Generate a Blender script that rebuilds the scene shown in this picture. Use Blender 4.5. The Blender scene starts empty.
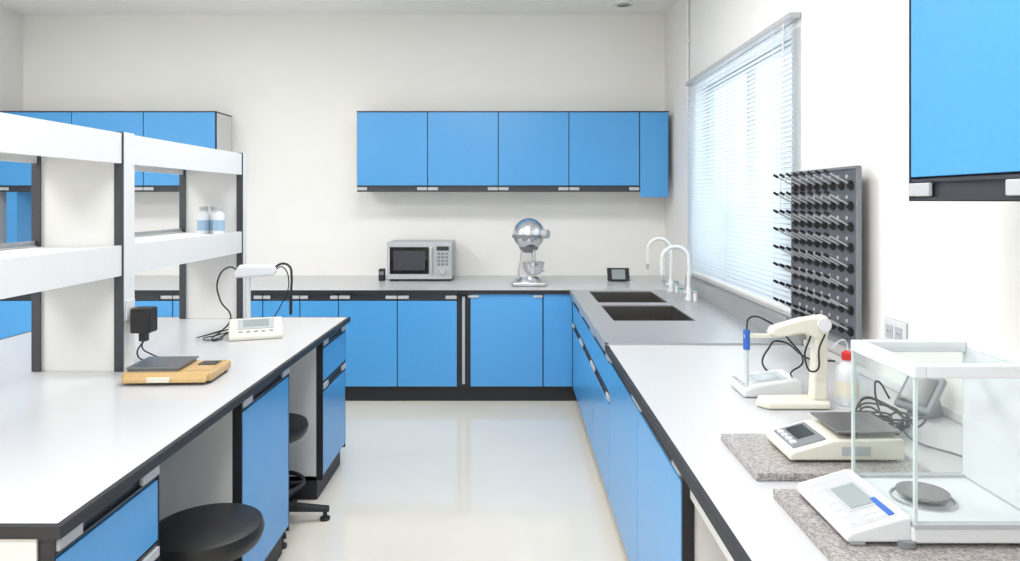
import bpy, bmesh, math, random
from mathutils import Vector, Matrix
random.seed(4)
S = bpy.context.scene
COL = S.collection

# ------------------------------------------------------------ materials
def lin(c):
    return tuple(((v/255)/12.92 if v/255 <= .04045 else (((v/255)+.055)/1.055)**2.4) for v in c)
def mat(name, rgb, rough=.5, metal=0., noise=0., nscale=20., bump=0., spec=.5, coat=0.):
    m = bpy.data.materials.new(name); m.use_nodes = True
    nt = m.node_tree; b = nt.nodes['Principled BSDF']
    c = lin(rgb)
    b.inputs['Roughness'].default_value = rough
    b.inputs['Metallic'].default_value = metal
    b.inputs['Specular IOR Level'].default_value = spec
    b.inputs['Coat Weight'].default_value = coat
    tc = nt.nodes.new('ShaderNodeTexCoord'); nz = nt.nodes.new('ShaderNodeTexNoise')
    nz.inputs['Scale'].default_value = nscale; nz.inputs['Detail'].default_value = 4
    nt.links.new(tc.outputs['Object'], nz.inputs['Vector'])
    r = nt.nodes.new('ShaderNodeValToRGB')
    r.color_ramp.elements[0].position = .3; r.color_ramp.elements[1].position = .7
    r.color_ramp.elements[0].color = (*[max(0, v*(1-noise)) for v in c], 1)
    r.color_ramp.elements[1].color = (*[min(1, v*(1+noise)) for v in c], 1)
    nt.links.new(nz.outputs['Fac'], r.inputs['Fac'])
    nt.links.new(r.outputs['Color'], b.inputs['Base Color'])
    if bump:
        bp = nt.nodes.new('ShaderNodeBump'); bp.inputs['Strength'].default_value = bump
        bp.inputs['Distance'].default_value = .002
        nt.links.new(nz.outputs['Fac'], bp.inputs['Height']); nt.links.new(bp.outputs['Normal'], b.inputs['Normal'])
    return m
M = {}
M['wall'] = mat('wall_paint', (240,239,236), .75, noise=.01, nscale=3, bump=.05)
M['ceil'] = mat('ceiling_paint', (250,250,249), .8, noise=.005)
M['floor'] = mat('epoxy_floor', (224,219,208), .09, noise=.025, nscale=1.5, spec=.6)
M['top'] = mat('laminate_worktop', (198,199,202), .26, noise=.03, nscale=350)
M['white'] = mat('white_laminate', (226,226,225), .4, noise=.01)
M['blue'] = mat('blue_laminate', (78,157,218), .26, noise=.015, nscale=60)
M['black'] = mat('black_edging', (32,33,38), .5, noise=.05)
M['rubber'] = mat('black_rubber', (22,22,24), .45, noise=.05)
M['dgrey'] = mat('dark_aluminium', (66,68,74), .4, .3, noise=.03)
M['handle'] = mat('grey_plastic_handle', (186,188,192), .4, noise=.02)
M['steel'] = mat('brushed_steel', (200,200,201), .34, .9, noise=.04, nscale=90)
M['pan'] = mat('worn_steel_pan', (150,150,152), .35, .9, noise=.04, nscale=90)
M['steelt'] = mat('satin_steel_top', (186,187,189), .32, .6, noise=.03, nscale=90)
M['steeld'] = mat('sink_bowl_steel', (128,126,124), .32, .9, noise=.05, nscale=60)
M['chrome'] = mat('polished_steel', (222,222,224), .2, 1., noise=.02)
M['cream'] = mat('cream_plastic', (222,220,208), .4, noise=.01)
M['plast'] = mat('white_plastic', (220,223,227), .35, noise=.01)
M['lgrey'] = mat('light_grey_plastic', (178,182,186), .4, noise=.02)
M['mgrey'] = mat('grey_plastic', (122,126,132), .45, noise=.02)
M['gold'] = mat('ochre_plastic', (196,164,114), .4, noise=.04)
M['lcd'] = mat('lcd_glass', (150,158,160), .15, noise=.02)
M['lcdd'] = mat('dark_display', (38,46,50), .12, noise=.02)
M['ovenglass'] = mat('dark_oven_glass', (14,15,17), .08, noise=.02)
M['bluep'] = mat('blue_plastic', (50,100,185), .35, noise=.02)
M['bluel'] = mat('pale_blue_label', (150,180,205), .5, noise=.02)
M['red'] = mat('red_plastic', (205,45,45), .35, noise=.02)
M['green'] = mat('green_plastic', (60,140,115), .35, noise=.02)
M['board'] = mat('grey_board', (98,100,106), .4, .2, noise=.03)
M['faucet'] = mat('faucet_coating', (222,224,224), .25, noise=.01)
M['tan'] = mat('tan_label', (224,220,206), .6, noise=.02)
M['brass'] = mat('power_lead_grey', (90,92,96), .5, noise=.02)

# granite
g = mat('granite', (150,145,142), .3)
nt = g.node_tree; r = [n for n in nt.nodes if n.type == 'VALTORGB'][0]
v = nt.nodes.new('ShaderNodeTexVoronoi'); v.inputs['Scale'].default_value = 230
tc = [n for n in nt.nodes if n.type == 'TEX_COORD'][0]
nt.links.new(tc.outputs['Object'], v.inputs['Vector'])
sx = nt.nodes.new('ShaderNodeSeparateColor'); nt.links.new(v.outputs['Color'], sx.inputs[0])
nt.links.new(sx.outputs[0], r.inputs['Fac'])
r.color_ramp.elements[0].position = .05; r.color_ramp.elements[0].color = (*lin((118,113,112)),1)
r.color_ramp.elements[1].position = .95; r.color_ramp.elements[1].color = (*lin((182,176,173)),1)
M['granite'] = g

def glassmat(name, tint=(1,1,1), fac=.05):
    m = bpy.data.materials.new(name); m.use_nodes = True; nt = m.node_tree; nt.nodes.clear()
    o = nt.nodes.new('ShaderNodeOutputMaterial'); mx = nt.nodes.new('ShaderNodeMixShader')
    t = nt.nodes.new('ShaderNodeBsdfTransparent'); t.inputs[0].default_value = (*tint,1)
    gl = nt.nodes.new('ShaderNodeBsdfGlossy'); gl.inputs['Roughness'].default_value = .04
    mx.inputs[0].default_value = fac
    nt.links.new(t.outputs[0], mx.inputs[1]); nt.links.new(gl.outputs[0], mx.inputs[2])
    nt.links.new(mx.outputs[0], o.inputs[0]); return m
M['glass'] = glassmat('clear_glass', (.975,.99,.985))
M['glassedge'] = mat('glass_edge', (200,212,212), .2)
m = mat('blind_slat', (214,222,230), .5, noise=.01); nt = m.node_tree
b = nt.nodes['Principled BSDF']; o = nt.nodes['Material Output']
tr = nt.nodes.new('ShaderNodeBsdfTranslucent'); tr.inputs[0].default_value = (.72,.8,.86,1)
mx = nt.nodes.new('ShaderNodeMixShader'); mx.inputs[0].default_value = .3
nt.links.new(b.outputs[0], mx.inputs[1]); nt.links.new(tr.outputs[0], mx.inputs[2]); nt.links.new(mx.outputs[0], o.inputs[0])
M['slat'] = m
m = mat('lamp_diffuser', (255,255,255), .5); m.node_tree.nodes['Principled BSDF'].inputs['Emission Color'].default_value = (1,1,1,1)
m.node_tree.nodes['Principled BSDF'].inputs['Emission Strength'].default_value = 3
M['lamp'] = m

# ------------------------------------------------------------ helpers
def group(name, loc=(0,0,0), rot=0., sc=1.):
    e = bpy.data.objects.new(name, None); e.location = loc; e.rotation_euler = (0,0,rot); e.scale=(sc,sc,sc)
    e.empty_display_size = .1; COL.objects.link(e); return e
def finish(name, bm, mt, parent=None, smooth=False, bevel=0, seg=2):
    me = bpy.data.meshes.new(name); bmesh.ops.recalc_face_normals(bm, faces=bm.faces); bm.to_mesh(me); bm.free()
    me.materials.append(M[mt])
    if smooth:
        for p in me.polygons: p.use_smooth = True
        me.set_sharp_from_angle(angle=math.radians(38))
    ob = bpy.data.objects.new(name, me); COL.objects.link(ob)
    if parent: ob.parent = parent
    if bevel:
        md = ob.modifiers.new('bevel','BEVEL'); md.width = bevel; md.segments = seg; md.limit_method = 'ANGLE'
    return ob
def addbox(bm, x0,x1,y0,y1,z0,z1, mtx=None):
    r = bmesh.ops.create_cube(bm, size=1)
    for v in r['verts']:
        v.co = Vector(((x0+x1)/2+v.co.x*(x1-x0), (y0+y1)/2+v.co.y*(y1-y0), (z0+z1)/2+v.co.z*(z1-z0)))
        if mtx: v.co = mtx @ v.co
def box(name, x0,x1,y0,y1,z0,z1, mt, parent=None, bevel=0, seg=2):
    bm = bmesh.new(); addbox(bm, min(x0,x1),max(x0,x1),min(y0,y1),max(y0,y1),z0,z1)
    return finish(name, bm, mt, parent, bevel=bevel, seg=seg)
def boxes(name, L, mt, parent=None, bevel=0):
    bm = bmesh.new()
    for t in L: addbox(bm, *t)
    return finish(name, bm, mt, parent, bevel=bevel)
def prism(name, prof, a0, a1, mt, parent=None, axis='x', bevel=0, seg=2):
    bm = bmesh.new()
    def P(p,a): return (a,p[0],p[1]) if axis=='x' else ((p[0],a,p[1]) if axis=='y' else (p[0],p[1],a))
    A = [bm.verts.new(P(p,a0)) for p in prof]; B = [bm.verts.new(P(p,a1)) for p in prof]
    bm.faces.new(A); bm.faces.new(B[::-1]); n = len(prof)
    for i in range(n): bm.faces.new((A[i],B[i],B[(i+1)%n],A[(i+1)%n]))
    return finish(name, bm, mt, parent, bevel=bevel, seg=seg)
def lathe(name, prof, mt, parent=None, c=(0,0,0), n=40, mtx=None):
    bm = bmesh.new(); rings = []
    for r,z in prof:
        if r < 1e-5: rings.append([bm.verts.new((c[0],c[1],c[2]+z))])
        else: rings.append([bm.verts.new((c[0]+r*math.cos(2*math.pi*i/n), c[1]+r*math.sin(2*math.pi*i/n), c[2]+z)) for i in range(n)])
    for a,b in zip(rings, rings[1:]):
        for i in range(n):
            j=(i+1)%n
            if len(a)==1 and len(b)==1: continue
            if len(a)==1: bm.faces.new((a[0],b[i],b[j]))
            elif len(b)==1: bm.faces.new((a[i],b[0],a[j]))
            else: bm.faces.new((a[i],b[i],b[j],a[j]))
    if mtx: bmesh.ops.transform(bm, matrix=mtx, verts=bm.verts)
    return finish(name, bm, mt, parent, smooth=True)
def cyl(name, p, q, r, mt, parent=None, n=20, r2=None, bevel=0):
    p=Vector(p); q=Vector(q); d=q-p; L=d.length
    rr = r if r2 is None else r2
    mtx = Matrix.Translation(p) @ d.to_track_quat('Z','Y').to_matrix().to_4x4()
    return lathe(name, [(0,0),(r,0),(rr,L),(0,L)], mt, parent, n=n, mtx=mtx)
def tube(name, pts, r, mt, parent=None, cyclic=False, zmin=None):
    cu = bpy.data.curves.new(name,'CURVE'); cu.dimensions='3D'; cu.bevel_depth=r; cu.bevel_resolution=4; cu.resolution_u=10
    cu.use_fill_caps=True
    sp = cu.splines.new('BEZIER'); sp.bezier_points.add(len(pts)-1)
    for b,p in zip(sp.bezier_points, pts):
        b.co=p; b.handle_left_type=b.handle_right_type='AUTO'
    sp.use_cyclic_u = cyclic
    cu.materials.append(M[mt])
    ob = bpy.data.objects.new(name,cu); COL.objects.link(ob)
    dg = bpy.context.evaluated_depsgraph_get(); me = bpy.data.meshes.new_from_object(ob.evaluated_get(dg))
    if zmin is not None:
        for v in me.vertices:
            if v.co.z < zmin: v.co.z = zmin
    ob2 = bpy.data.objects.new(name, me); COL.objects.link(ob2); ob2.parent = parent
    for p in me.polygons: p.use_smooth=True
    bpy.data.objects.remove(ob); ob2.name = name
    return ob2

# ------------------------------------------------------------ room
XL, XR, YB, YF, H = -4.4, 1.377, 6.3, -2.6, 3.2
WY0, WY1, WZ0, WZ1 = 3.45, 5.25, 1.02, 2.38
T=.85; TT=.022
box('floor', XL-.2, XR+.2, YF-.2, YB+.2, -.1, 0, 'floor')
box('ceiling', XL-.2, XR+.2, YF-.2, YB+.2, H, H+.1, 'ceil')
box('wall_back', XL-.2, XR+.2, YB, YB+.2, 0, H, 'wall')
box('wall_front', XL-.2, XR+.2, YF-.2, YF, 0, H, 'wall')
box('wall_left', XL-.2, XL, YF, YB, 0, H, 'wall')
boxes('wall_right', [(XR,XR+.2,YF,WY0,0,H),(XR,XR+.2,WY1,YB,0,H),(XR,XR+.2,WY0,WY1,0,WZ0),(XR,XR+.2,WY0,WY1,WZ1,H)], 'wall')
w = group('window_1')
fx0,fx1 = XR+.09, XR+.13
ym=(WY0+WY1)/2
boxes('frame', [(fx0,fx1,WY0,WY1,WZ0,WZ0+.05),(fx0,fx1,WY0,WY1,WZ1-.05,WZ1),(fx0,fx1,WY0,WY0+.05,WZ0+.05,WZ1-.05),(fx0,fx1,WY1-.05,WY1,WZ0+.05,WZ1-.05),(fx0,fx1,ym-.03,ym+.03,WZ0+.05,WZ1-.05)], 'lgrey', w)
box('pane', fx0+.015, fx0+.02, WY0+.05, WY1-.05, WZ0+.05, WZ1-.05, 'glass', w)
box('trim_1', XR-.03, XR+.085, WY0-.06, WY1+.06, WZ0-.06, WZ0-.025, 'white', bevel=.004)
box('backsplash', XR-.016, XR-.001, YF+.01, 3.27, T+.001, T+.03, 'white', bevel=.002)  # low backsplash of the right counter, kept as its own object

# blinds
bl = group('venetian_blind')
BX = 1.338; BY0,BY1,BZ0,BZ1 = 3.33,5.33,.99,2.425
box('headrail', BX-.018, XR-.003, BY0, BY1, BZ1-.028, BZ1, 'handle', bl, bevel=.003)
box('bottom_rail', BX-.016, BX+.012, BY0, BY1, BZ0, BZ0+.02, 'white', bl, bevel=.003)
bm = bmesh.new(); n=54; pitch=(BZ1-.04-BZ0-.03)/n
for i in range(n):
    z = BZ0+.035+i*pitch
    t = math.radians(57); c,s=math.cos(t)*.0145, math.sin(t)*.0145
    pr = [(-c,-s),(0,.0022),(c,s)]
    V=[]
    for (dx,dz) in pr:
        V.append((bm.verts.new((BX+dx,BY0+.004,z+dz)), bm.verts.new((BX+dx,BY1-.004,z+dz))))
    for a,b in zip(V,V[1:]): bm.faces.new((a[0],a[1],b[1],b[0]))
finish('slats', bm, 'slat', bl)
for i,y in enumerate((3.55,4.33,5.1)):
    cyl('ladder_cord_%d'%i, (BX-.016,y,BZ0+.01),(BX-.016,y,BZ1-.03), .0015,'white',bl,n=6)
cyl('tilt_wand', (BX-.03,3.42,1.45),(BX-.012,3.42,BZ1-.03), .004,'white',bl,n=8)
cp = group('conduit_pipe'); cyl('pipe', (XR-.016,5.42,2.2),(XR-.016,5.42,H-.001),.010,'white',cp)
for z in (2.3,2.75,3.1): box('clip_%d'%int(z*10), XR-.03,XR-.001,5.4,5.44,z,z+.02,'white',cp)

# ------------------------------------------------------------ cabinet fronts
def fb(face, p, u0,u1, d0,d1, z0,z1):
    if face=='S': return (u0,u1,p+d0,p+d1,z0,z1)
    if face=='W': return (p+d0,p+d1,u0,u1,z0,z1)
    return (p-d1,p-d0,u0,u1,z0,z1)
def front(g, face, p, u0, u1, z0, z1, tag, handle='top', ch=.05):
    gp=.0035
    if handle=='top': dz0,dz1,c0,c1 = z0,z1-ch,z1-ch,z1
    elif handle=='bottom': dz0,dz1,c0,c1 = z0+ch,z1,z0,z0+ch
    else: dz0,dz1,c0,c1 = z0,z1,None,None
    box('door_'+tag, *fb(face,p,u0+gp,u1-gp,0,.018,dz0+gp,dz1-gp), 'blue', g, bevel=.0015)
    if c0 is not None:
        cm=(c0+c1)/2
        # recessed finger-pull channel: upper lip, recessed back, lower lip
        boxes('channel_'+tag, [fb(face,p,u0+gp,u1-gp,.012,.017,c0+.003,c1-.002),fb(face,p,u0+gp,u1-gp,.001,.012,c0+.003,c0+.009),fb(face,p,u0+gp,u1-gp,.001,.012,c1-.010,c1-.002)], 'dgrey', g)
        w=min(.085,(u1-u0)*.2)
        for k,(a,b) in enumerate(((u0+gp,u0+gp+w),(u1-gp-w,u1-gp))):
            box('handle_tab_%s_%d'%(tag,k), *fb(face,p,a,b,-.006,.006,c0+.012,c1-.012), 'handle', g, bevel=.003)

# back run --------------------------------------------------------
g = group('laboratory_counter')
boxes('countertop', [(XL+.002,XR-.002,5.28,YB-.002,T-TT,T)], 'top', g)
boxes('countertop_edge', [(XL+.002,.438,5.262,5.28,T-TT-.006,T)], 'black', g)
box('carcass', XL+.002, .43, 5.31, YB-.002, .1, T-TT-.002, 'white', g)
box('face_frame', XL+.002, .46, 5.296, 5.309, .1, T-TT-.006, 'black', g)
box('plinth', XL+.002, .5, 5.33, 5.36, 0, .1, 'black', g)
xs=[-4.36,-3.91,-3.46,-3.01,-2.56,-2.2,-1.88,-1.60,-1.31,-.865,-.413]
for i,(a,b) in enumerate(zip(xs,xs[1:])):
    front(g,'S',5.278,a,b,.12,T-TT-.006,str(i))
front(g,'S',5.278,-.316,.233,.12,T-.022,'wide',handle=None)
front(g,'S',5.278,.235,.458,.12,T-.022,'filler',handle=None)
box('slit_panel', -.376,-.356,5.283,5.294,.14,.8,'lgrey',g)
boxes('worktop_tabs',[(-.33,-.25,5.27,5.28,.795,.812),(.16,.23,5.27,5.28,.795,.812)],'handle',g)

# wall cabinets ---------------------------------------------------
ZB,ZT = 1.60, 2.278
def wallcabs(xlist, filler=None, x0=None,x1=None):
    g = group('wall_cabinet')
    box('carcass', x0+.002, x1-.002, 5.972, YB-.002, ZB+.035, ZT-.004, 'white', g)
    box('face_frame', x0, x1, 5.958, 5.971, ZB+.0, ZT, 'black', g)
    box('top_edge', x0, x1, 5.94, YB-.002, ZT, ZT+.008, 'dgrey', g)
    box('bottom_rail', x0, x1, 5.972, 6.02, ZB, ZB+.034, 'black', g)
    for i,(a,b) in enumerate(zip(xlist,xlist[1:])):
        front(g,'S',5.94,a,b,ZB-.0,ZT,str(i),'bottom')
    if filler: front(g,'S',5.94,filler[0],filler[1],ZB-.05,ZT,'filler',None)
    return g
wallcabs([-1.318,-.717,-.117,.483,1.083],(1.085,1.33),-1.32,1.333)
g=wallcabs([-4.36,-3.74,-3.13,-2.52],None,-4.37,-2.518)
box('upright_panel',-4.30,-4.21,5.95,YB-.002,T+.001,ZB-.001,'blue',g)

# right wall cabinet near
g = group('wall_cabinet')
PX=1.033; Z0=1.527
box('carcass', PX+.03, XR-.002, -.6, 1.82, Z0+.062, 2.28, 'white', g)
box('face_frame', PX+.018, PX+.03, -.6, 1.822, Z0, 2.28, 'black', g)
box('bottom_rail', PX+.03, PX+.08, -.6, 1.82, Z0, Z0+.058, 'dgrey', g)
box('end_edge', PX+.0, PX+.018, 1.816, 1.822, Z0, 2.28, 'dgrey', g)
for i,(a,b) in enumerate(((1.37,1.816),(.92,1.37),(.47,.92),(.02,.47),(-.43,.02))):
    front(g,'W',PX,a,b,Z0,2.28,str(i),'bottom',.058)

# right run --------------------------------------------------------
g = group('laboratory_counter')
CX=.456
box('countertop', .452, XR-.002, -.8, 3.278, T-TT, T, 'top', g)
box('countertop_edge', .436, .452, -.8, 3.278, T-TT-.006, T, 'black', g)
boxes('carcass', [(CX+.034,XR-.01,1.88,1.9,.1,T-TT-.002),(CX+.034,XR-.01,2.54,2.56,.1,T-TT-.002),(CX+.034,XR-.01,3.25,3.27,.1,T-TT-.002),(CX+.034,XR-.01,1.9,5.2,.1,.12)], 'white', g)
box('face_frame', CX+.019, CX+.033, 1.875, 5.255, .1, T-TT-.012, 'black', g)
box('end_post', CX, CX+.019, 1.872, 1.884, .1, T-TT-.006, 'black', g)
box('plinth', .5,.53, 1.88, 5.33, 0, .1, 'black', g)
for i,(a,b) in enumerate(((1.886,2.55),(2.55,3.28))):
    front(g,'W',CX,a,b,.12,T-TT-.006,'w%d'%i)
for i,(a,b) in enumerate(((3.28,3.95),(3.95,4.6),(4.6,5.25))):
    front(g,'W',CX,a,b,.62,T-TT-.016,'drawer%d'%i)
    front(g,'W',CX,a,b,.12,.62,'sink%d'%i)
box('apron', CX+.02, CX+.04, -.8, 1.87, .735, T-TT-.003, 'white', g)
boxes('knee_panels',[(CX+.05,XR-.01,1.25,1.27,0,.73),(CX+.05,XR-.01,.3,.32,0,.73),(1.0,1.02,-.8,1.87,0,.73)],'white',g)
boxes('knee_panel_edges',[(CX+.038,CX+.05,1.25,1.27,0,.73),(CX+.038,CX+.05,.3,.32,0,.73)],'black',g)
boxes('apron_tabs',[(CX+.014,CX+.02,1.6,1.8,.79,.81)],'handle',g)

# sink top ---------------------------------------------------------
g = group('double_bowl_sink')
SX0,SX1,SY0,SY1=.436,1.30,3.28,5.26
bx0,bx1=.57,1.03; bowls=((3.92,4.50),(4.62,5.19))
L=[(SX0,bx0,SY0,SY1,T-.004,T+.004),(bx1,SX1,SY0,SY1,T-.004,T+.004),
   (bx0,bx1,SY0,bowls[0][0],T-.004,T+.004),(bx0,bx1,bowls[0][1],bowls[1][0],T-.004,T+.004),(bx0,bx1,bowls[1][1],SY1,T-.004,T+.004)]
boxes('steel_top', L, 'steelt', g)
box('front_lip', SX0-.003, SX0+.012, SY0, SY1, T-.03, T-.004, 'steelt', g)
boxes('rim', [(SX0,SX1,SY0,SY0+.012,T+.004,T+.009),(SX0,SX0+.012,SY0,SY1,T+.004,T+.009)], 'steelt', g)
for k,(a,b) in enumerate(bowls):
    zb=T-.22; t=.004
    boxes('bowl_%d'%k, [(bx0,bx1,a,b,zb-t,zb),(bx0-t,bx0,a,b,zb,T-.004),(bx1,bx1+t,a,b,zb,T-.004),(bx0-t,bx1+t,a-t,a,zb,T-.004),(bx0-t,bx1+t,b,b+t,zb,T-.004)], 'steeld', g)
    lathe('drain_%d'%k, [(0,.001),(.035,.001),(.04,.004),(.042,0)], 'black', g, c=((bx0+bx1)/2,(a+b)/2,zb))
boxes('sink_upstand', [(SX1+.001,SX1+.008,SY0,SY1,T+.001,T+.10),(SX1+.001,XR-.003,SY0,SY1,T+.10,T+.108),(SX1+.008,XR-.003,SY0,SY0+.006,T+.001,T+.10)], 'steelt')  # steel upstand and ledge behind the sink, apart from its group
def faucet(x,y,h,reach):
    g = group('gooseneck_faucet',(x,y,T+.005))
    lathe('base', [(0,0),(.028,0),(.028,.012),(.02,.03),(.018,.08),(.013,.09),(0,.09)], 'faucet', g)
    pts=[(0,0,.08),(0,0,h-reach/2-.02)]
    for i in range(1,8):
        a=math.pi*i/8; pts.append((-reach/2+reach/2*math.cos(a),0,h-reach/2+reach/2*math.sin(a)))
    pts+= [(-reach,0,h-reach/2-.02),(-reach,0,h-reach/2-.10)]
    tube('neck', pts, .0135, 'faucet', g)
    lathe('nozzle',[(0,0),(.009,0),(.013,.03),(.013,.05),(0,.05)],'lgrey',g,c=(-reach,0,h-reach/2-.14))
    cyl('valve', (-.015,-.0,.05),(-.06,-.02,.055), .013,'faucet',g)
    cyl('lever', (-.055,-.02,.045),(-.055,-.02,.075), .015,'lgrey',g,n=12)
    cyl('lever_cap', (-.055,-.02,.075),(-.055,-.02,.083), .013,'green',g,n=12)
    cyl('side_tap', (.03,-.06,0),(.03,-.06,.055), .013,'faucet',g)
    cyl('side_tap_knob', (.03,-.06,.055),(.03,-.06,.075), .018,'lgrey',g,n=12)
    cyl('side_tap_cap', (.03,-.06,.075),(.03,-.06,.083), .014,'green',g,n=12)
faucet(1.19,4.72,.36,.18)
faucet(1.17,5.16,.39,.17)

# ------------------------------------------------------------ island bench (left)
g = group('island_bench')
ax,bxx,ay,by = -2.5,-.94,1.456,4.07
box('countertop', ax+.016,bxx-.016,ay+.016,by-.016,T-TT,T,'top',g)
boxes('countertop_edge',[(ax,bxx,ay,ay+.016,T-TT-.004,T),(ax,bxx,by-.016,by,T-TT-.004,T),(ax,ax+.016,ay+.016,by-.016,T-TT-.004,T),(bxx-.016,bxx,ay+.016,by-.016,T-TT-.004,T)],'black',g)
EX=-.965
Z1=T-TT-.006
box('spine_panel', -1.74,-1.70, 1.5, 4.04, 0, Z1, 'white', g)
box('knee_back', -1.56,-1.54, 1.5, 4.04, 0, Z1, 'white', g)
def icab(a,b,tag,split):
    boxes('carcass_'+tag,[(-1.54,EX-.034,a,a+.018,.1,Z1),(-1.54,EX-.034,b-.018,b,.1,Z1),(-1.54,EX-.034,a,b,.1,.12)],'white',g)
    box('face_'+tag, *fb('E',EX,a,b,.019,.034,.1,Z1),'black',g)
    boxes('edge_'+tag,[fb('E',EX,a,a+.005,.0,.019,.1,Z1),fb('E',EX,b-.005,b,.0,.019,.1,Z1)],'black',g)
    box('plinth_'+tag,-1.54,EX-.03,a+.002,b-.002,0,.099,'black',g)
    zz=[.12]+split+[Z1]
    for k,(p,q) in enumerate(zip(zz,zz[1:])):
        front(g,'E',EX,a+.004,b-.004,p,q,tag+str(k))
icab(1.475,1.915,'a',[.36,.6])
icab(2.5,3.03,'b',[])
icab(3.57,4.055,'c',[.6])
box('end_panel', -1.54, EX-.034, 1.47, 1.475, .1, Z1, 'white', g)
box('rear_carcass', ax+.06,-1.745,1.475,4.05,.1,Z1,'white',g)
box('rear_plinth', ax+.1,-1.745,1.48,4.04,0,.1,'black',g)
for i in range(5):
    a=1.48+i*.515; 
    box('rear_door_%d'%i, ax+.04,ax+.058,a,a+.505,.12,Z1-.05,'blue',g)

# reagent rack ------------------------------------------------------
g = group('reagent_shelf_rack')
rx0,rx1=-1.90,-1.54
posts=[1.5,2.77,4.0]
RB=T+.001
for i,y in enumerate(posts):
    yy = y+ (.055 if i==2 else .085)
    boxes('post_%d'%i,[(rx1-.034,rx1,y+.005,yy,RB,1.80),(rx0,rx0+.034,y+.005,yy,RB,1.80)],'white',g)
    boxes('post_trim_%d'%i,[(rx1-.034,rx1+.001,y-.002,y+.005,RB,1.80),(rx0-.001,rx0+.034,y-.002,y+.005,RB,1.80)],'dgrey',g)
    box('divider_%d'%i, rx0+.034,rx1-.034,y+.01,y+.028,RB,1.79,'white',g)
for i,(a,b) in enumerate(((1.585,2.768),(2.855,3.998))):
    boxes('top_shelf_%d'%i,[(rx1-.022,rx1-.004,a,b,1.675,1.795),(rx0+.004,rx0+.022,a,b,1.675,1.795),(rx0+.022,rx1-.022,a,b,1.77,1.788)],'white',g)
    boxes('mid_shelf_%d'%i,[(rx1-.022,rx1-.004,a,b,1.23,1.35),(rx0+.004,rx0+.022,a,b,1.23,1.35),(rx0+.022,rx1-.022,a,b,1.326,1.344)],'white',g)
    boxes('guard_rail_%d'%i,[(rx0+.006,rx0+.014,a,b,1.352,1.368)],'lgrey',g)
def bottle(x,y,z,r,h,body,cap,nm='reagent_bottle'):
    g = group(nm,(x,y,z))
    lathe('body',[(0,0),(r,0),(r,h*.62),(r*.92,h*.72),(r*.5,h*.8),(r*.5,h*.86),(0,h*.86)],body,g,n=24)
    lathe('cap',[(0,0),(r*.6,0),(r*.6,h*.14),(0,h*.14)],cap,g,c=(0,0,h*.85),n=20)
    lathe('label',[(r+.001,h*.12),(r+.001,h*.5)],'bluel',g,n=24)
for k,(x,y) in enumerate(((-1.725,3.93),(-1.66,3.9),(-1.605,3.83),(-1.70,3.85))):
    bottle(x,y,1.345,.03,.15,'plast','lgrey')

# ------------------------------------------------------------ stools
def stool(x,y,rot,h=.48):
    g = group('round_lab_stool',(x,y,0),rot)
    lathe('seat',[(0,h-.07),(.155,h-.07),(.167,h-.055),(.174,h-.03),(.167,h-.008),(.14,h),(0,h+.002)],'rubber',g,n=48)
    lathe('underplate',[(0,h-.1),(.06,h-.1),(.1,h-.07),(0,h-.07)],'black',g)
    lathe('column',[(0,.07),(.032,.07),(.032,.26),(.02,.262),(.02,h-.09),(0,h-.09)],'black',g)
    tube('foot_ring',[(.15*math.cos(a),.15*math.sin(a),.19) for a in [i*math.pi/4 for i in range(8)]],.01,'black',g,True)
    for i in range(5):
        a=i*2*math.pi/5; c,s=math.cos(a),math.sin(a)
        bm=bmesh.new(); pr=[(0.02,.055),(.02,.105),(.06,.1),(.27,.06),(.27,.04),(.06,.06)]
        A=[bm.verts.new((p[0]*c-.018*s,p[0]*s+.018*c,p[1])) for p in pr]; B=[bm.verts.new((p[0]*c+.018*s,p[0]*s-.018*c,p[1])) for p in pr]
        bm.faces.new(A);bm.faces.new(B[::-1])
        for k in range(6): bm.faces.new((A[k],B[k],B[(k+1)%6],A[(k+1)%6]))
        finish('leg_%d'%i,bm,'black',g,bevel=.004)
        lathe('glide_%d'%i,[(0,0),(.024,0),(.024,.012),(.01,.02),(.01,.045),(0,.045)],'rubber',g,c=(.25*c,.25*s,0),n=16)
        cyl('spoke_%d'%i,(.02*c,.02*s,.19),(.15*c,.15*s,.19),.006,'black',g,n=8)
stool(-.965,2.21,.4,.51)
stool(-1.14,3.3,-1.05,.485)

# ------------------------------------------------------------ microwave
g = group('microwave_oven',(-.775,5.85,T+.002))
w2=.272
box('case',-w2,w2,.02,.38,.015,.325,'lgrey',g,bevel=.008)
box('front_frame',-w2,w2,0,.02,.015,.325,'handle',g,bevel=.005)
box('door_window',-w2+.025,.08,-.006,.001,.06,.285,'ovenglass',g,bevel=.004)
box('window_mesh',-w2+.055,.05,-.008,-.005,.09,.255,'dgrey',g)
box('door_handle',.09,.112,-.03,-.012,.06,.285,'steel',g,bevel=.005)
boxes('handle_mount',[(.093,.109,-.014,.001,.07,.09),(.093,.109,-.014,.001,.255,.275)],'steel',g)
box('control_panel',.13,.262,-.004,.001,.04,.305,'lgrey',g,bevel=.002)
box('display',.145,.248,-.006,-.003,.255,.29,'lcdd',g)
boxes('buttons',[(.15+.034*i,.175+.034*i,-.007,-.003,.13+.03*j,.15+.03*j) for i in range(3) for j in range(4)],'mgrey',g,)
lathe('dial',[(0,0),(.026,0),(.024,.018),(0,.018)],'steel',g,mtx=Matrix.Translation((.197,-.004,.085))@Matrix.Rotation(math.pi/2,4,'X'))
boxes('feet',[(x-.015,x+.015,y-.015,y+.015,0,.016) for x in (-.24,.24) for y in (.05,.34)],'rubber',g)

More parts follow.
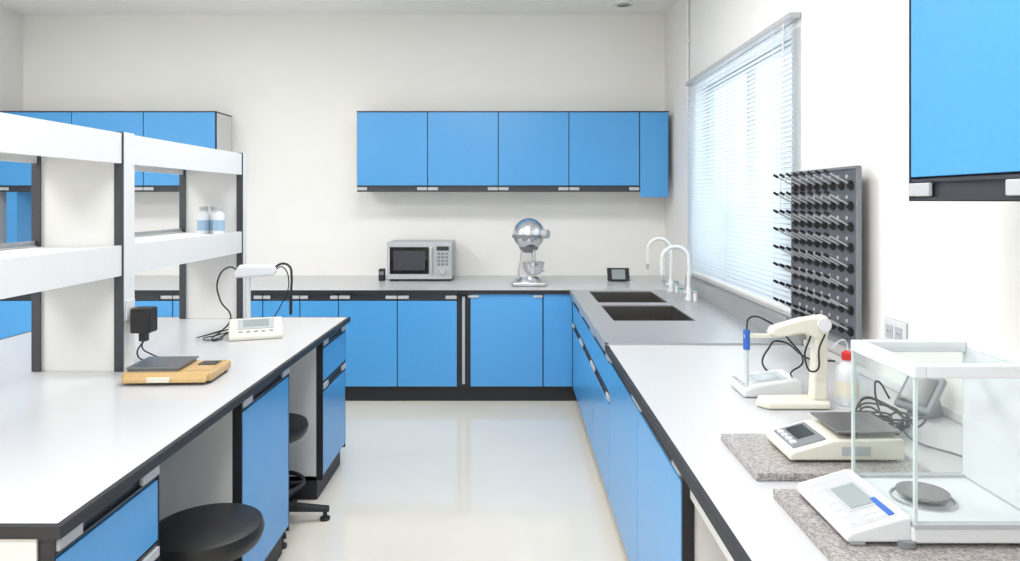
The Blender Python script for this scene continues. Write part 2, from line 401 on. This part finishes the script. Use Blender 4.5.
def display_unit(x,y,rot=0):
    g = group('digital_thermometer',(x,y,T+.001),rot)
    prism('stand',[(-.02,0),(.07,0),(.03,.03)],-.06,.06,'black',g,'x')
    prism('case',[(-.02,.005),(.0,.0),(.045,.105),(.025,.11)],-.092,.092,'rubber',g,'x',bevel=.004)
    prism('screen',[(-.0195,.02),(-.016,.018),(.018,.095),(.0145,.097)],-.055,.055,'lcd',g,'x')
display_unit(.89,5.85)
display_unit(-2.68,5.93)
g = group('cable_outlet_box',(-1.10,5.9,T+.001))
box('box',-.02,.03,-.03,.03,0,.10,'rubber',g,bevel=.006); box('face',-.014,.024,-.033,-.029,.05,.08,'mgrey',g)

# ------------------------------------------------------------ stand mixer
g = group('planetary_mixer',(.135,5.6,T+.002))
prism('base_plate',[(-.13,-.12),(.13,-.12),(.14,-.05),(.13,.13),(-.13,.13),(-.14,-.05)],0,.03,'steel',g,'z',bevel=.008)
lathe('bowl_ring',[(0,.03),(.10,.03),(.105,.05),(.085,.07),(0,.07)],'chrome',g,c=(.0,-.01,0))
prism('pedestal',[(-.09,.03),(.07,.03),(.055,.12),(.035,.2),(.03,.33),(-.06,.33),(-.07,.2),(-.085,.12)],-.03,.07,'steel',g,'y',bevel=.012,seg=3)
cyl('beater_shaft',(.04,-.04,.16),(.04,-.04,.34),.014,'chrome',g)
lathe('bowl',[(0,.0),(.03,.0),(.05,.012),(.075,.05),(.085,.1),(.09,.1),(.08,.05),(.055,.005)],'chrome',g,c=(.035,-.04,.085))
lathe('head',[(0,-.13)]+[(.128*math.cos(math.radians(a)),.128*math.sin(math.radians(a))) for a in range(-75,76,10)]+[(0,.13)],'chrome',g,c=(0,0,.405))
lathe('head_band',[(.128,-.014),(.134,-.012),(.134,.012),(.128,.014)],'mgrey',g,c=(0,0,.39))
lathe('lower_collar',[(.05,0),(.075,.03),(.08,.05)],'mgrey',g,c=(0,0,.26))
cyl('attachment_hub',(.10,-.06,.41),(.15,-.09,.41),.035,'lgrey',g)
cyl('speed_knob',(-.03,-.12,.38),(-.035,-.145,.38),.025,'mgrey',g)
cyl('lock_lever',(.06,-.03,.1),(.12,-.06,.12),.008,'chrome',g)

# ------------------------------------------------------------ drying rack
g = group('laboratory_drying_rack')
DX=1.315; dy0,dy1,dz0,dz1=2.66,3.28,.975,1.655
box('board',DX,DX+.008,dy0,dy1,dz0,dz1,'board',g)
boxes('frame',[(DX-.006,DX+.012,dy0-.004,dy0+.005,dz0,dz1),(DX-.006,DX+.012,dy1-.005,dy1+.004,dz0,dz1),(DX-.006,DX+.012,dy0,dy1,dz1-.004,dz1+.006),(DX-.03,DX+.012,dy0,dy1,dz0-.01,dz0+.006)],'mgrey',g)
boxes('wall_bracket',[(DX+.008,XR-.001,dy0+.15,dy0+.18,dz1-.1,dz1-.07),(DX+.008,XR-.001,dy1-.08,dy1-.05,dz1-.1,dz1-.07),(DX+.008,XR-.001,dy0+.15,dy0+.18,dz0+.07,dz0+.1),(DX+.008,XR-.001,dy1-.08,dy1-.05,dz0+.07,dz0+.1)],'mgrey',g)
NR,NC=8,8
def pegs(name, mt, a,b, r0,r1):
    bm=bmesh.new()
    for j in range(NR):
        for i in range(NC):
            y=dy0+.05+i*.0745; z=dz0+.045+j*.081
            d=Vector((-math.cos(.5),0,math.sin(.5)))
            p=Vector((DX,y,z))
            L=b-a
            r=bmesh.ops.create_cone(bm,cap_ends=True,segments=8,radius1=r0,radius2=r1,depth=L)
            mt4=Matrix.Translation(p+d*(a+L/2))@d.to_track_quat('Z','Y').to_matrix().to_4x4()
            bmesh.ops.transform(bm,matrix=mt4,verts=r['verts'])
    finish(name,bm,mt,g,smooth=True)
pegs('peg_sockets','rubber',-.004,.018,.02,.014)
pegs('pegs','lgrey',.015,.105,.0036,.0032)
pegs('peg_tips','rubber',.10,.122,.007,.0055)
bm=bmesh.new()
for j in range(NR):
    for i in range(NC-1):
        r=bmesh.ops.create_cone(bm,cap_ends=True,segments=10,radius1=.008,radius2=.008,depth=.003)
        bmesh.ops.transform(bm,matrix=Matrix.Translation((DX-.001,dy0+.087+i*.0745,dz0+.08+j*.081))@Matrix.Rotation(math.pi/2,4,'Y'),verts=r['verts'])
finish('drain_holes',bm,'handle',g)

# outlet
g = group('wall_outlet',(XR-.009,2.505,1.055))
box('back_rim',.004,.008,-.072,.072,-.046,.046,'lgrey',g)
box('plate',0,.008,-.07,.07,-.044,.044,'plast',g,bevel=.003)
boxes('sockets',[(-.003,.001,-.052,-.008,-.024,.024),(-.003,.001,.008,.052,-.024,.024)],'handle',g)
boxes('slots',[(-.004,-.002,y-.002,y+.002,z-.003,z+.005) for y in (-.038,-.022,.022,.038) for z in (0,)],'mgrey',g)

# ------------------------------------------------------------ right counter instruments
box('granite_slab', .59,1.02,1.69,1.98,T+.001,T+.02,'granite',bevel=.002)
box('granite_slab', .596,1.16,1.10,1.6,T+.001,T+.02,'granite',bevel=.002)
R=-math.pi/2
g = group('precision_balance',(.845,1.84,T+.021),R,.9)
prism('body',[(-.165,.006),(-.165,.022),(-.155,.03),(-.04,.062),(.15,.066),(.158,.058),(.158,.006)],-.095,.095,'cream',g,'x',bevel=.008,seg=3)
prism('display_bezel',[(-.148,.0325),(-.143,.0365),(-.055,.0615),(-.055,.056)],-.075,.075,'mgrey',g,'x',bevel=.001)
prism('display',[(-.118,.0425),(-.116,.046),(-.068,.0595),(-.068,.055)],-.06,.03,'lcdd',g,'x')
boxes('keys',[(-.06+.03*i,-.04+.03*i,-.142,-.126,.036,.0425) for i in range(4)],'plast',g)
box('pan_support',-.04,.04,.02,.1,.062,.08,'black',g)
box('weighing_pan',-.09,.09,-.03,.15,.08,.086,'pan',g,bevel=.002)
boxes('feet',[(x-.012,x+.012,y-.012,y+.012,0,.008) for x in (-.07,.07) for y in (-.13,.13)],'rubber',g)
box('label',-.0965,-.094,-.02,.06,.02,.045,'lgrey',g)
box('label_right',.094,.0965,-.02,.06,.02,.045,'lgrey',g)

g = group('analytical_balance',(.912,1.452,T+.021),R)
prism('keypad',[(-.275,.006),(-.275,.02),(-.268,.026),(-.165,.056),(-.15,.056),(-.15,.006)],-.12,.12,'plast',g,'x',bevel=.006,seg=3)
def onslope(nm,y0,y1,x0,x1,mt,lift=.003):
    f=lambda y:.026+(y+.268)*(.030/.103)
    prism(nm,[(y0,f(y0)-.003),(y0,f(y0)+lift),(y1,f(y1)+lift),(y1,f(y1)-.003)],x0,x1,mt,g,'x')
onslope('key_panel',-.262,-.172,-.108,.108,'handle',.0012)
onslope('display_rim',-.236,-.178,-.055,.055,'lgrey',.002)
onslope('display',-.23,-.183,-.047,.047,'lcd')
for i in range(7): onslope('key_%d'%i,-.257,-.245,-.1+.03*i,-.082+.03*i,'plast',.003)
for i in range(2): onslope('side_key_%d'%i,-.225,-.19,.07+.018*i,.082+.018*i,'plast',.003)
onslope('brand_stripe',-.186,-.176,.03,.104,'bluep',.0035)
box('base',-.125,.125,-.152,.17,.006,.038,'plast',g,bevel=.005)
box('tower',-.125,.125,.10,.17,.038,.33,'plast',g,bevel=.006)
boxes('top_frame',[(-.125,.125,-.15,-.125,.32,.345),(-.125,.125,.10,.17,.325,.345),(-.125,-.105,-.125,.10,.32,.345),(.105,.125,-.125,.10,.32,.345)],'plast',g,bevel=.003)
box('top_glass',-.105,.105,-.125,.10,.328,.332,'glass',g)
box('front_glass',-.118,.118,-.146,-.142,.038,.32,'glass',g)
box('side_glass_a',-.122,-.119,-.14,.10,.038,.32,'glass',g)
box('side_glass_b',.119,.122,-.14,.10,.038,.32,'glass',g)
boxes('glass_edges',[(-.124,-.118,-.148,-.142,.038,.32),(.118,.124,-.148,-.142,.038,.32)],'glassedge',g)
boxes('door_rail',[(.112,.128,-.15,.17,.036,.044),(-.128,-.112,-.15,.17,.036,.044)],'lgrey',g)
lathe('pan_stem',[(0,.038),(.012,.038),(.012,.052),(0,.052)],'steel',g,c=(0,-.06,0))
lathe('weighing_pan',[(0,.05),(.048,.05),(.05,.053),(.05,.056),(.046,.055),(0,.055)],'pan',g,c=(0,-.06,0))
lathe('draft_ring',[(.058,.036),(.062,.036),(.062,.042),(.058,.042)],'steel',g,c=(0,-.06,0))
boxes('feet',[(x-.014,x+.014,y-.014,y+.014,0,.008) for x in (-.1,.1) for y in (-.25,.15)],'lgrey',g)
lathe('level_knob',[(0,0),(.018,0),(.018,.012),(0,.012)],'mgrey',g,c=(.115,-.16,0))

# pH meter with electrode stand (right)
g = group('ph_meter')
z=T+.002
prism('console',[(.795,z),(.795,z+.025),(.83,z+.04),(.98,z+.062),(1.0,z+.055),(1.0,z)],2.40,2.56,'plast',g,'y',bevel=.008,seg=3)
prism('display_rim',[(.835,z+.038),(.835,z+.043),(.955,z+.0605),(.955,z+.055)],2.425,2.535,'lgrey',g,'y')
prism('display',[(.855,z+.042),(.855,z+.0475),(.935,z+.059),(.935,z+.055)],2.44,2.52,'lcd',g,'y')
boxes('keys',[(.805,.818,2.42+.03*i,2.44+.03*i,z+.028,z+.036) for i in range(5)],'lgrey',g)
prism('stand_base',[(.83,2.26),(.80,2.30),(.83,2.36),(1.02,2.37),(1.05,2.32),(1.03,2.26)],z,z+.022,'cream',g,'z',bevel=.007,seg=3)
prism('stand_arm',[(.985,z+.02),(1.035,z+.02),(1.035,z+.23),(1.05,z+.275),(1.03,z+.3),(.95,z+.288),(.855,z+.26),(.845,z+.235),(.87,z+.225),(.96,z+.24),(.995,z+.22)],2.29,2.335,'cream',g,'y',bevel=.008,seg=3)
cyl('arm_joint',(1.02,2.28,z+.27),(1.02,2.345,z+.27),.022,'plast',g)
box('electrode_clip',.765,.87,2.305,2.32,z+.222,z+.236,'cream',g,bevel=.002)
cyl('electrode_body',(.775,2.312,z+.075),(.775,2.312,z+.19),.007,'glassedge',g)
cyl('electrode_cap',(.775,2.312,z+.185),(.775,2.312,z+.25),.011,'bluep',g)
lathe('electrode_tip',[(0,0),(.006,.005),(.008,.02),(0,.02)],'glassedge',g,c=(.775,2.312,z+.057))
tube('electrode_cable',[(.775,2.312,z+.25),(.79,2.33,z+.285),(.86,2.35,z+.27),(.94,2.36,z+.2),(.985,2.37,z+.13),(.96,2.4,z+.09),(.985,2.46,z+.055)],.003,'rubber',g)
tube('probe_cable',[(.975,2.285,z+.235),(.955,2.28,z+.16),(.98,2.275,z+.12),(1.0,2.275,z+.2),(1.02,2.28,z+.24)],.003,'rubber',g)
tube('power_cable',[(1.0,2.52,z+.02),(1.06,2.6,z+.01),(1.0,2.75,z+.01),(1.08,2.95,z+.05),(1.18,3.05,z+.06),(1.25,2.95,z+.01),(1.34,2.9,z+.01)],.004,'rubber',g,zmin=z)

g = group('wash_bottle',(1.115,2.33,T+.001))
lathe('body',[(0,0),(.033,0),(.036,.006),(.036,.1),(.03,.125),(.014,.14),(.014,.15),(0,.15)],'plast',g,n=28)
lathe('label',[(.0365,.03),(.0365,.08)],'tan',g,n=28)
lathe('cap',[(0,0),(.017,0),(.017,.022),(.006,.03),(0,.03)],'red',g,c=(0,0,.148),n=24)
tube('spout',[(0,0,.17),(0,0,.2),(-.02,-.01,.215),(-.06,-.02,.19)],.0025,'plast',g)

g = group('handheld_meter',(1.285,2.2,T+.001),-1.15)
prism('stand',[(-.03,0),(.07,0),(.035,.08)],-.03,.03,'mgrey',g,'x')
prism('case',[(-.05,.03),(-.035,.015),(.045,.115),(.03,.13)],-.06,.06,'mgrey',g,'x',bevel=.006)
prism('screen',[(-.042,.047),(-.038,.044),(.02,.116),(.016,.12)],-.045,.045,'lcdd',g,'x')
g = group('instrument_cables')
for k in range(7):
    cx,cy=1.10+random.uniform(-.03,.03),2.10+random.uniform(-.08,.04)
    pts=[]
    for i in range(7):
        a=i*2*math.pi/7; r=.045+.025*random.random()
        pts.append((cx+r*math.cos(a), cy+r*1.2*math.sin(a), T+.008+.06*random.random()))
    tube('cable_loop_%d'%k,pts,.003,'rubber',g,True,zmin=T+.001)
tube('lead_a',[(1.16,2.15,T+.07),(1.13,2.16,T+.12),(1.10,2.12,T+.10),(1.09,2.05,T+.01),(1.03,1.97,T+.03),(1.01,1.9,T+.045)],.003,'rubber',g,zmin=T+.001)
tube('lead_b',[(1.12,1.66,T+.02),(1.15,1.72,T+.01),(1.18,1.8,T+.01),(1.12,1.95,T+.01),(1.16,2.1,T+.02)],.003,'brass',g,zmin=T+.001)

# ------------------------------------------------------------ left bench instruments
g = group('portable_balance',(-1.28,2.69,T+.001),.05)
box('body',-.165,.165,-.11,.10,.008,.042,'gold',g,bevel=.01,seg=3)
prism('front_wedge',[(-.135,.010),(-.108,.010),(-.108,.04),(-.13,.022)],-.15,.15,'gold',g,'x',bevel=.003)
box('pan_seat',-.15,.03,-.09,.09,.042,.05,'mgrey',g)
box('weighing_pan',-.155,.04,-.095,.095,.052,.058,'pan',g,bevel=.002)
box('key_area',.06,.15,-.08,.08,.042,.044,'gold',g)
box('display',.07,.14,.0,.06,.044,.047,'lcdd',g)
box('label',-.06,.02,-.137,-.118,.012,.028,'tan',g)
boxes('feet',[(x-.012,x+.012,y-.012,y+.012,0,.01) for x in (-.14,.14) for y in (-.09,.08)],'rubber',g)
g = group('power_adapter')
box('outlet_plate',rx1+.001,rx1+.008,2.785,2.845,1.05,1.13,'plast',g,bevel=.002)
boxes('prongs',[(rx1+.007,rx1+.03,2.805,2.81,1.095,1.1),(rx1+.007,rx1+.03,2.82,2.825,1.095,1.1)],'chrome',g)
box('brick',rx1+.025,rx1+.105,2.77,2.84,1.0,1.10,'rubber',g,bevel=.008)
box('neck',rx1+.05,rx1+.08,2.79,2.82,.965,1.0,'rubber',g,bevel=.004)
tube('cord',[(rx1+.065,2.805,.97),(rx1+.06,2.80,.94),(rx1+.09,2.815,.91),(rx1+.14,2.83,.885),(rx1+.22,2.84,.862),(rx1+.2,2.86,.858)],.003,'rubber',g,zmin=T+.001)
tube('cord_b',[(rx1+.065,2.805,.97),(rx1+.03,2.82,.91),(rx1+.05,2.9,.858),(rx1+.2,2.9,.858)],.003,'rubber',g,zmin=T+.001)

g = group('ph_meter',(-1.28,3.50,T+.001),.35)
prism('console',[(-.11,0),(-.11,.02),(-.1,.03),(.04,.08),(.07,.08),(.08,.07),(.08,0)],-.125,.125,'cream',g,'x',bevel=.008,seg=3)
prism('display_rim',[(-.06,.042),(-.06,.048),(.03,.080),(.03,.074)],-.085,.085,'lgrey',g,'x')
prism('display',[(-.04,.049),(-.04,.0565),(.02,.078),(.02,.073)],-.06,.06,'lcd',g,'x')
boxes('keys',[(-.08+.035*i,-.06+.035*i,-.09,-.075,.03,.042) for i in range(5)],'lgrey',g)
prism('stand_base',[(-.14,.1),(.02,.1),(.02,.2),(-.14,.2)],0,.015,'cream',g,'z',bevel=.005)
cyl('stand_post',(-.04,.14,.01),(-.04,.14,.33),.014,'plast',g)
prism('arm',[(-.11,.30),(-.10,.28),(.085,.285),(.105,.31),(.09,.34),(-.08,.345)],.112,.168,'plast',g,'y',bevel=.01)
tube('probe_holder',[(.085,.14,.32),(.13,.14,.345),(.165,.13,.33),(.175,.12,.28),(.172,.11,.2)],.006,'rubber',g)
cyl('electrode',(.172,.11,.21),(.17,.11,.08),.008,'rubber',g)
tube('cable',[(-.085,.14,.315),(-.13,.14,.335),(-.18,.13,.28),(-.17,.11,.17),(-.12,.09,.09),(-.16,.02,.03),(-.2,-.03,.008),(-.17,-.09,.008),(-.145,-.03,.02),(-.12,.0,.03)],.004,'rubber',g,zmin=0)
tube('cable_b',[(.09,.14,.31),(.13,.1,.33),(.16,.1,.25),(.12,.1,.13),(.07,.085,.05)],.003,'rubber',g,zmin=0)
tube('cable_c',[(-.12,.05,.02),(-.18,.04,.008),(-.24,-.03,.008),(-.2,-.08,.008),(-.15,-.02,.015)],.003,'rubber',g,zmin=0)
tube('cable_d',[(-.13,.06,.03),(-.2,.08,.01),(-.27,.0,.01),(-.22,-.06,.03),(-.15,.0,.04)],.003,'rubber',g,zmin=0)

# ------------------------------------------------------------ ceiling lights
def panel(x,y,pw):
    g = group('ceiling_light_panel',(x,y,H))
    boxes('frame',[(-.62,.62,-.32,-.3,-.03,0),(-.62,.62,.3,.32,-.03,0),(-.62,-.6,-.3,.3,-.03,0),(.6,.62,-.3,.3,-.03,0)],'plast',g)
    box('diffuser',-.6,.6,-.3,.3,-.015,-.01,'lamp',g)
    l = bpy.data.lights.new('lamp','AREA'); l.shape='RECTANGLE'; l.size=1.18; l.size_y=.58; l.energy=pw; l.color=(1,.99,.97)
    o = bpy.data.objects.new('lamp',l); o.location=(0,0,-.02); COL.objects.link(o); o.parent=g
for x in (-3.1,-.45):
    for y in (-1.2,1.2,3.6): panel(x,y,39)
g = group('ceiling_downlight',(.95,5.95,H))
lathe('ring',[(.05,0),(.09,0),(.085,-.012),(.055,-.012)],'white',g); lathe('lens',[(0,-.004),(.055,-.004)],'handle',g)

# world
W = bpy.data.worlds.new('sky'); S.world=W; W.use_nodes=True
bg = W.node_tree.nodes['Background']; bg.inputs[0].default_value=(.86,.93,1,1); bg.inputs[1].default_value=2.9

# camera
cd = bpy.data.cameras.new('camera'); cam = bpy.data.objects.new('camera',cd); COL.objects.link(cam)
cam.location=(0,0,1.53); cam.rotation_euler=(math.pi/2,0,0)
cd.sensor_width=36; cd.lens=24.7; cd.shift_x=-2/1020; cd.shift_y=-80.5/1020; cd.clip_start=.02
S.camera=cam
S.view_settings.view_transform='Standard'
S.view_settings.exposure=0
